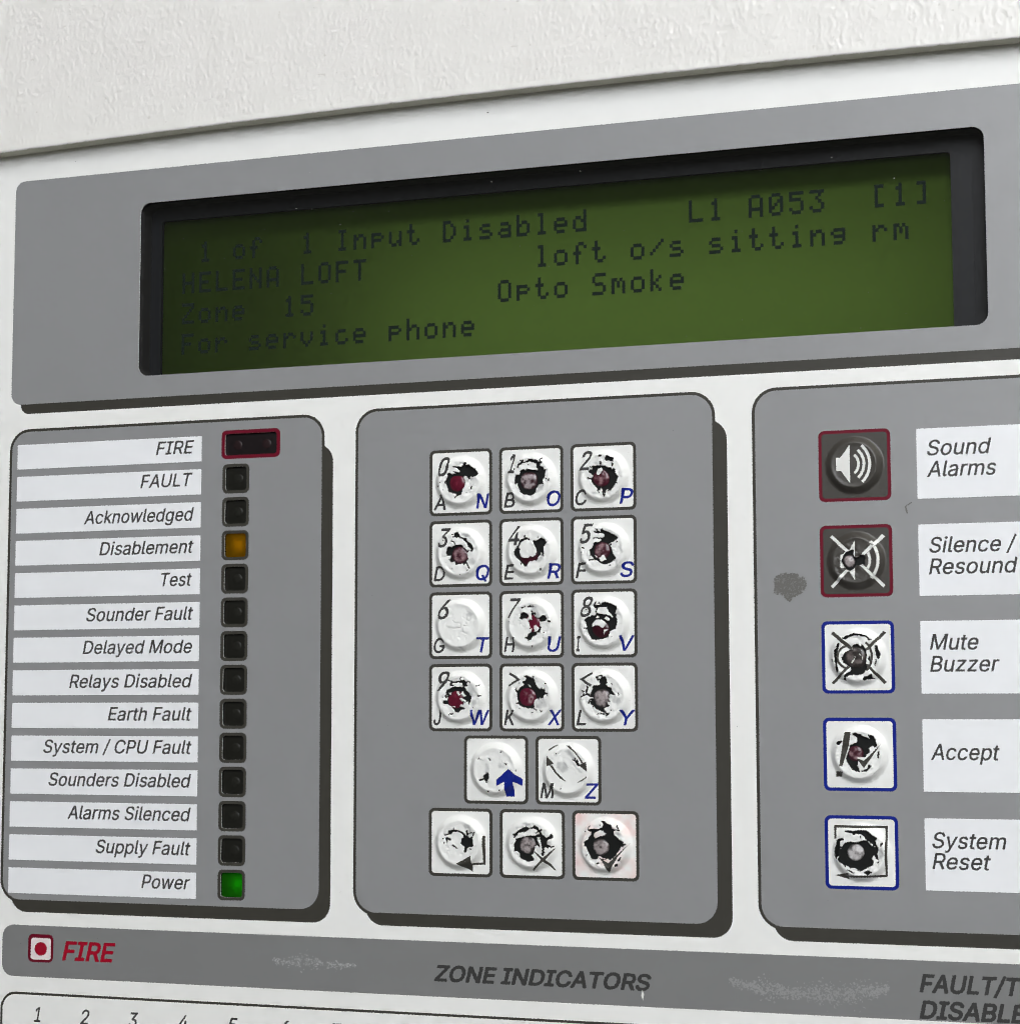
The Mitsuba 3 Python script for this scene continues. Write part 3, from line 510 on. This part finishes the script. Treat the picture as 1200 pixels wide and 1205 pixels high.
    w = (np.clip((grit - .80) * 5, 0, 1) * np.clip((blotch - .42) * 4, 0, 1) * .45)[..., None]
    col = col * (1 - w) + w * col * np.array([.45, .43, .40])
    if stain:                                  # spilt red ink, dried in blotches
        w = np.clip((meshkit.fbm(q * [.42, .42, 1] + 8, 4, 77) - .40) * 2.6, 0, 1)[..., None]
        col = col * (1 - w) + w * col * np.array([1.0, .70, .68])
    inside = contains_xy(inn.buffer(.14), X, Y)
    keep = inside & ~cut
    cell = keep[:-1, :-1] & keep[1:, :-1] & keep[:-1, 1:] & keep[1:, 1:]
    idx = np.arange(n * n).reshape(n, n)
    A, B, C, E = idx[:-1, :-1][cell], idx[:-1, 1:][cell], idx[1:, 1:][cell], idx[1:, :-1][cell]
    f = np.vstack([np.stack([A, B, C], 1), np.stack([A, C, E], 1)])
    v = np.stack([X + cx, Y + cy, z], -1).reshape(-1, 3)
    # the film is 0.13 mm thick: walls down its torn edges
    pad = np.pad(cell, 1)
    rim = []
    for sy, sx, i0, i1 in ((-1, 0, 0, 1), (1, 0, 3, 2), (0, -1, 3, 0), (0, 1, 1, 2)):
        nb = pad[1 + sy:n + sy, 1 + sx:n + sx]
        e = cell & ~nb
        quad = [idx[:-1, :-1][e], idx[:-1, 1:][e], idx[1:, 1:][e], idx[1:, :-1][e]]
        p, s = quad[i0], quad[i1]
        if sy == 1 or sx == 1 and False:
            p, s = s, p
        rim.append(np.stack([p, s], 1))
    rim = np.vstack(rim)
    low = v.copy(); low[:, 2] -= 0.13
    f2 = np.vstack([np.stack([rim[:, 0], rim[:, 0] + n * n, rim[:, 1]], 1), np.stack([rim[:, 1], rim[:, 0] + n * n, rim[:, 1] + n * n], 1)])
    vv, ff, cc = np.vstack([v, low]), np.vstack([f, f2]), np.vstack([col.reshape(-1, 3)] * 2)
    used = np.unique(ff); remap = np.full(len(vv), -1); remap[used] = np.arange(len(used))
    put(k + '__cap', (vv[used], remap[ff]), 'key_film', True, color=np.clip(cc[used], 0, 1))
    if not gone.is_empty:
        pr_, pa = np.meshgrid(np.linspace(0, 4.4, 14), np.linspace(0, 2 * np.pi, 48, endpoint=False), indexing='ij')
        pv = np.stack([cx + pr_ * np.cos(pa), cy + pr_ * np.sin(pa), np.minimum(dome(pr_), .9) - 0.36], -1).reshape(-1, 3)
        i = (np.arange(13)[:, None] * 48 + np.arange(48)).ravel(); j2 = (np.arange(13)[:, None] * 48 + (np.arange(48) + 1) % 48).ravel()
        put(k + '__pad', (pv, np.vstack([np.stack([i, i + 48, j2 + 48], 1), np.stack([i, j2 + 48, j2], 1)])), 'pad_black', True)
    if plunger:
        px, py, pr, kind = plunger
        c0, c1, amt = PINK[kind]
        nr, na = 16, 48
        rr = np.linspace(0, 1, nr)[:, None]; aa = np.linspace(0, 2 * np.pi, na, endpoint=False)[None]
        wob = 1 + .16 * (meshkit.noise(np.stack([1.3 * np.cos(aa), 1.3 * np.sin(aa), 0 * aa + seed], -1), seed) - .5)
        lx, ly = pr * wob * rr * np.cos(aa), pr * wob * rr * np.sin(aa)
        qq = np.stack([lx, ly, np.full_like(lx, seed * 2.3)], -1)
        hz = 0.52 + 0.34 * np.sqrt(np.clip(1 - (rr * .98) ** 2, 0, 1)) + 0.10 * (meshkit.fbm(qq * 2.2 + 4, 3, seed) - .5) * (kind != 'red') + 0 * aa
        wear = meshkit.fbm(qq * [1.5, 1.5, 1] + 20, 4, seed + 31)
        edge = meshkit.fbm(qq * [2.8, 2.8, 1] + 3, 3, seed + 8)
        w = np.clip((wear - .5) * 4.2 + amt * 1.5 - .45 - 1.3 * np.clip(rr - .70 + .35 * (edge - .5), 0, 1) * 3 * (amt < 2), 0, 1)
        if kind == 'halfred':
            w = w * np.clip(.5 + (lx + .35 * ly) / pr * 1.4 + 1.2 * (edge - .5), 0, 1)
        w = w[..., None]
        pc = np.array(c0) * (1 - w) + np.array(c1) * w
        pc = pc * (0.66 + .68 * meshkit.fbm(qq * [5, 5, 1], 2, seed + 2)[..., None])
        pv = np.stack([lx + cx + px, ly + cy + py, hz], -1).reshape(-1, 3)
        skirt = pv[-na:].copy(); skirt[:, 2] = 0.5
        pv = np.vstack([pv, skirt]); pc = np.vstack([pc.reshape(-1, 3), pc.reshape(-1, 3)[-na:]])
        i = (np.arange(nr)[:, None] * na + np.arange(na)).ravel(); j2 = (np.arange(nr)[:, None] * na + (np.arange(na) + 1) % na).ravel()
        put(k + '__plunger', (pv, np.vstack([np.stack([i, i + na, j2 + na], 1), np.stack([i, j2 + na, j2], 1)])), 'plunger_plastic', True, color=np.clip(pc, 0, 1))
    # a sampler for prints that lie on the film
    def height(x, y):
        i = np.clip((np.stack([y, x]) + a) / (2 * a) * (n - 1), 0, n - 1)
        return ndimage.map_coordinates(z, i, order=1), ndimage.map_coordinates(torn_away.astype(float), i, order=1)
    return height

def affinity_slab(poly, cx, cy, h0, h1):
    return slab(affinity.translate(poly, cx, cy), h0, h1)

def drape(key, v2, f, cx, cy, height, bsdf, lift=0.055):
    """print on the film: flat triangles cut fine and laid on its surface; none where the film is torn away"""
    v, f = np.column_stack([v2, np.zeros(len(v2))]), np.asarray(f)
    v, f = trimesh.remesh.subdivide_to_size(v, f, 0.13, max_iter=12)
    z, c = height(v[:, 0], v[:, 1])
    f = f[(c[f] > .5).sum(1) == 0]
    if not len(f):
        return
    m = trimesh.Trimesh(np.column_stack([v[:, 0] + cx, v[:, 1] + cy, z + lift]), f, process=False)
    n = np.cross(m.triangles[:, 1] - m.triangles[:, 0], m.triangles[:, 2] - m.triangles[:, 0])[:, 2]
    m.faces[n < 0] = m.faces[n < 0][:, ::-1]
    return put(key, m, bsdf, True)

def top_of(m, grow=0.055):
    return join2d(outlines(m, grow))

def drape_poly(key, poly, cx, cy, height, bsdf):
    return drape(key, *join2d(poly), cx, cy, height, bsdf)

WHITE, DARK = (.78, .785, .76), (.050, .046, .040)
LEG = {'0': 'AN', '1': 'BO', '2': 'CP', '3': 'DQ', '4': 'ER', '5': 'FS', '6': 'GT', '7': 'HU', '8': 'IV', '9': 'JW', '>': 'KX', '<': 'LY', 'mz': 'MZ'}
SAY = {'0': 'number 0 key torn open over a glossy red plunger', '1': 'number 1 key worn through to a pinkish grey plunger', '2': 'number 2 key with a white flake on its reddish plunger',
       '3': 'number 3 key torn over a mottled pink plunger', '4': 'number 4 key with a white island inside a black ring', '5': 'number 5 key with a long black tear to the upper right',
       '6': 'number 6 key with its film whole and only wrinkled', '7': 'number 7 key torn in thin black streaks over red', '8': 'number 8 key with a large black hole and white flakes',
       '9': 'number 9 key torn star-like over red', '>': 'greater-than key with a half red plunger', '<': 'less-than key with a grey plunger and a cracked film',
       'up': 'shift key with a thick blue arrow and three pinholes', 'mz': 'key lettered M and Z with two curved arrows', 'enter': 'enter key with a bent dark arrow',
       'X': 'cancel key with a dark cross and grey plunger', 'check': 'pink stained confirm key with a dark tick'}
CREASE = {'1': .08, '8': .20, '9': .20, '>': .17, '<': .22, 'X': .18, 'check': .20, '2': .10}
def digit(ch, height, k, cx, cy):
    if ch in '<>':
        s = 1 if ch == '>' else -1
        c = LineString([(-s * .95, 1.03), (s * .95, 0), (-s * .95, -1.03)]).buffer(.2, cap_style=2, join_style=2)
        drape_poly(k + '__number', affinity.translate(c, -2.92, 2.93), cx, cy, height, 'ink_text')
    else:
        w = {'1': 1.25, '7': 2.05}.get(ch, 2.16)
        m = lettering(ch, -3.93, -3.93 + w, 1.12, 3.2)
        drape(k + '__number', *top_of(m), cx, cy, height, 'ink_text')
for si, (name, (cx, cy, pl, hole_s, isle_s, scuff_s, leg_s)) in enumerate(KEYS.items()):
    k = part(P + '__key', SAY[name])
    ht = build_key(k, cx, cy, 11.225, 0.50, 'ink_dark', pl, hole_s, isle_s, scuff_s, WHITE, 100 + 13 * si, CREASE.get(name, .03), name == 'check')
    if len(name) == 1 and name != 'X':
        digit(name, ht, k, cx, cy)
    if name in LEG:
        a, b = LEG[name]
        wa = {'I': .72, 'J': 1.45, 'M': 2.55, 'L': 1.55}.get(a, 2.05)
        drape(k + '__letter', *top_of(lettering(a, -4.78, -4.78 + wa, -4.52, 2.42)), cx, cy, ht, 'ink_text')
        wb = {'W': 3.0, 'T': 1.95}.get(b, 2.25)
        drape(k + '__blue_letter', *top_of(lettering(b, 5.08 - wb, 5.08, -4.50, 2.42)), cx, cy, ht, 'ink_blue')
    if leg_s:
        drape_poly(k + '__symbol', unary_union(polys(leg_s)), cx, cy, ht, 'ink_blue' if name == 'up' else 'ink_dark')

def arc(cx, cy, r, a0, a1, w):
    t = np.radians(np.linspace(a0, a1, 24))
    return LineString(np.stack([cx + r * np.cos(t), cy + r * np.sin(t)], 1)).buffer(w / 2, cap_style=2)
ARCS = {'sound': [arc(-1.15, .12, 1.95, -49, 49, .42), arc(-1.35, .12, 3.0, -47, 47, .44), arc(-1.5, .12, 4.05, -46, 46, .46)],
        'silence': [arc(-.25, .05, 1.5, -32, 34, .36), arc(-.53, .05, 2.8, -38, 38, .42), arc(-.65, .05, 4.2, -43, 44, .46)],
        'mute': [arc(-1.3, 0, 1.75, 100, 262, .36), arc(-.8, .1, 3.1, -45, 45, .36), arc(-1.2, .1, 2.3, -40, 40, .3)], 'accept': [], 'reset': []}
SAYB = {'sound': 'red framed dark button with a white loudspeaker and sound waves', 'silence': 'red framed dark button with a crossed-out loudspeaker and a torn centre',
        'mute': 'blue framed white button with a dark cross over a torn buzzer symbol', 'accept': 'blue framed white button with an exclamation mark and tick', 'reset': 'blue framed white button with a square loop arrow'}
for si, (name, (cx, cy, pl, hole_s, isle_s, scuff_s, leg_s)) in enumerate(BUTTONS.items()):
    k = part(P + '__button', SAYB[name])
    dark = name in ('sound', 'silence')
    ht = build_key(k, cx, cy, 11.363, 0.52, 'ink_red' if dark else 'ink_blue', pl, hole_s, isle_s, scuff_s, DARK if dark else WHITE, 500 + 17 * si, .04, torn=name != 'sound', pl_cracks=5 if name == 'reset' else 0)
    sym = unary_union([g.buffer(.07 if name in ('silence', 'mute') else 0, join_style=2) for g in polys(leg_s)] + ARCS[name])
    if name == 'silence':                      # the cross keeps a dark margin to the loudspeaker and the waves
        ps = polys(leg_s)
        cross = unary_union([g.buffer(.05, join_style=2) for g in ps[1:]])
        sym = unary_union([unary_union([ps[0]] + ARCS[name]).difference(cross.buffer(.05)), cross])
    drape_poly(k + '__symbol', sym, cx, cy, ht, 'ink_white' if dark else 'ink_dark')

# ------------------------------------------------------------------ name plates of the large buttons
PLATES = [(26.5, 15.45, [('Sound', 60.72, 70.55, 22.2), ('Alarms', 60.66, 71.2, 18.85)]), (11.42, 0.25, [('Silence /', 60.75, 74.01, 6.95), ('Resound', 60.62, 74.07, 3.6)]),
          (-3.65, -14.9, [('Mute', 60.5, 67.89, -8.14), ('Buzzer', 60.45, 71.0, -11.52)]), (-18.83, -29.95, [('Accept', 60.3, 70.67, -25.06)]),
          (-34.0, -44.98, [('System', 60.2, 71.3, -38.53), ('Reset', 60.15, 68.94, -41.7)])]
for y1, y0, texts in PLATES:
    k = part(P + '__name_plate', 'white plate lettered ' + ' '.join(t[0] for t in texts))
    put(k + '__insert', slab(box(59.1, y0, 112, y1), 0.04, 0.08), 'paper_white')
    for t, xa, xb, yb in texts:
        flat_text(k + '__lettering', t, xa, xb, yb, 2.45, 'ink_text', 0.08)

# ------------------------------------------------------------------ zone bar and zone box at the bottom
k = part(P + '__zone_bar', 'dark grey bar lettered FIRE and ZONE INDICATORS')
put(k + '__bar', slab(rrect(-104.3, -64.62, 125, -55.6, 2.2), -0.01, 0.04), 'ink_bar')
put(k + '__fire_symbol', slab(rrect(-98.95, -62.0, -93.85, -57.1, .95).difference(rrect(-98.4, -61.55, -94.3, -57.75, .5)), 0.03, 0.075), 'ink_red', label='red rounded border of the fire symbol')
put(k + '__fire_symbol', slab(rrect(-98.42, -61.57, -94.28, -57.73, .5), 0.02, 0.06), 'ink_pale', label='pale ground of the fire symbol')
put(k + '__fire_symbol', slab(affinity.scale(Point(-96.36, -59.66).buffer(1.2), 1.04, .99), 0.05, 0.09), 'ink_bright_red', label='red dot of the fire symbol')
flat_text(k + '__lettering', 'FIRE', -92.0, -81.35, -61.4, 3.3, 'ink_bright_red', 0.05, True, grow=.035)
flat_text(k + '__lettering', 'ZONE INDICATORS', -21.6, 15.5, -62.05, 2.62, 'ink_text', 0.05, True, grow=.05)
flat_text(k + '__lettering', 'FAULT/TEST', 57.8, 79.6, -60.33, 2.72, 'ink_text', 0.05, True, grow=.05)
flat_text(k + '__lettering', 'DISABLED', 57.7, 76.2, -64.3, 2.72, 'ink_text', 0.05, True, grow=.05)
k = part(P + '__zone_box', 'outlined white box with zone numbers')
zb = rrect(-104.4, -94, 125, -67.35, 3.0)
put(k + '__outline', slab(zb.difference(zb.buffer(-.42)), -0.01, 0.03), 'ink_dark')
for i in range(7):
    w = 1.35 if i == 0 else 1.85
    flat_text(k + '__number', str(i + 1), -96.86 + 9.61 * i - w / 2, -96.86 + 9.61 * i + w / 2, -72.45, 2.6, 'ink_text', 0.0)

# ------------------------------------------------------------------ rubbed places, smudge and specks on the print
def flecks(n, pos, smin, smax, h, elong=2.2):
    m = []
    for i in range(n):
        x, y = pos()
        s = rng.uniform(smin, smax)
        t = np.sort(rng.uniform(0, 2 * np.pi, 7))
        rr_ = s * rng.uniform(.5, 1.2, 7)
        g = Polygon(np.stack([rr_ * np.cos(t) * rng.uniform(.7, elong), rr_ * np.sin(t)], 1)).buffer(0)
        g = affinity.translate(affinity.rotate(g, rng.uniform(0, 180), origin=(0, 0)), x, y)
        if g.is_empty or g.area < 1e-4 or g.geom_type != 'Polygon':
            continue
        m.append(g)
    return slab(unary_union(m), h, h + .02)
def band(x0, x1, yc, wv, seed):
    def f():
        u = rng.uniform()
        x = x0 + (x1 - x0) * u
        w = wv * (.55 + .9 * meshkit.noise(np.array([x * .35, 0, 0]), seed)) * (1 - .6 * abs(2 * u - 1) ** 3)
        return x, yc(u) + w * rng.normal() * .55 + .5 * (meshkit.noise(np.array([x * .2, 5, 0]), seed) - .5)
    return f
put(P + '__zone_bar__rubbed_patch', flecks(300, band(-51.0, -35.6, lambda u: -59.9 - .3 * u, .85, 3), .04, .13, 0.03), 'scuff_grey', label='pale rubbed out lettering left on the bar', kind='stuff')
put(P + '__zone_bar__rubbed_patch', flecks(1150, band(28.2, 53.2, lambda u: -59.9 - 1.3 * math.sin(math.pi * u), 1.45, 4), .05, .19, 0.03), 'scuff_faint', label='pale rubbed out patch right on the bar', kind='stuff')
def blot():
    while True:
        t, r = rng.uniform(0, 2 * np.pi), math.sqrt(rng.uniform())
        R = 2.15 * (.72 + .5 * meshkit.noise(np.array([2 * math.cos(t), 2 * math.sin(t), 1.0]), 6))
        if rng.uniform() < .9 * (.35 + 1.1 * meshkit.noise(np.array([r * 3 * math.cos(t), r * 3 * math.sin(t), 4.0]), 8)):
            return 38.6 + R * r * math.cos(t) * 1.12, 2.35 + R * r * math.sin(t)
ring = np.array([[38.6 + 1.9 * (.72 + .5 * meshkit.noise(np.array([2 * math.cos(t), 2 * math.sin(t), 1.0]), 6)) * (1 + .1 * rng.normal()) * math.cos(t) * 1.12,
                  2.35 + 1.9 * (.72 + .5 * meshkit.noise(np.array([2 * math.cos(t), 2 * math.sin(t), 1.0]), 6)) * (1 + .1 * rng.normal()) * math.sin(t)] for t in np.linspace(0, 2 * np.pi, 70, endpoint=False)])
put(P + '__smudge', slab(Polygon(ring).buffer(0), 0.03, 0.05), 'smudge_pale', label='paler ground of the smudge left of the silence button')
put(P + '__smudge', flecks(620, blot, .08, .24, 0.045, 1.4), 'smudge_grey', label='dark smudge left of the silence button', kind='stuff')
mk = unary_union([LineString([(58.15, 14.9), (57.2, 14.35)]).buffer(.09), LineString([(57.2, 14.3), (57.45, 13.3)]).buffer(.13)])
put(P + '__scratch', slab(mk, 0.035, .055), 'smudge_grey', label='small hook-shaped scuff below the sound button')
put(P + '__scratch', slab(Polygon([(14.0, -61.9), (14.3, -62.6), (14.15, -63.6), (13.85, -62.9)]), .08, .1), 'ink_white', label='small white fleck at the end of the bar lettering')
sp = [(-92.4, 83.2, .10), (-12, 84.4, .16), (-85, -57.4, .09), (-100.5, -58.9, .1), (-44, 12, .05), (30, -20, .07), (-38.6, -48, .06), (49, 20.6, .08), (-30, -20, .05), (20, 28, .05), (44, -47, .06), (-33, 2, .05)]
put(P + '__speck', trimesh.util.concatenate([slab(affinity.scale(Point(x, y).buffer(s, quad_segs=2), 1.5, .8), .04, .06) for x, y, s in sp]), 'smudge_grey', kind='stuff')
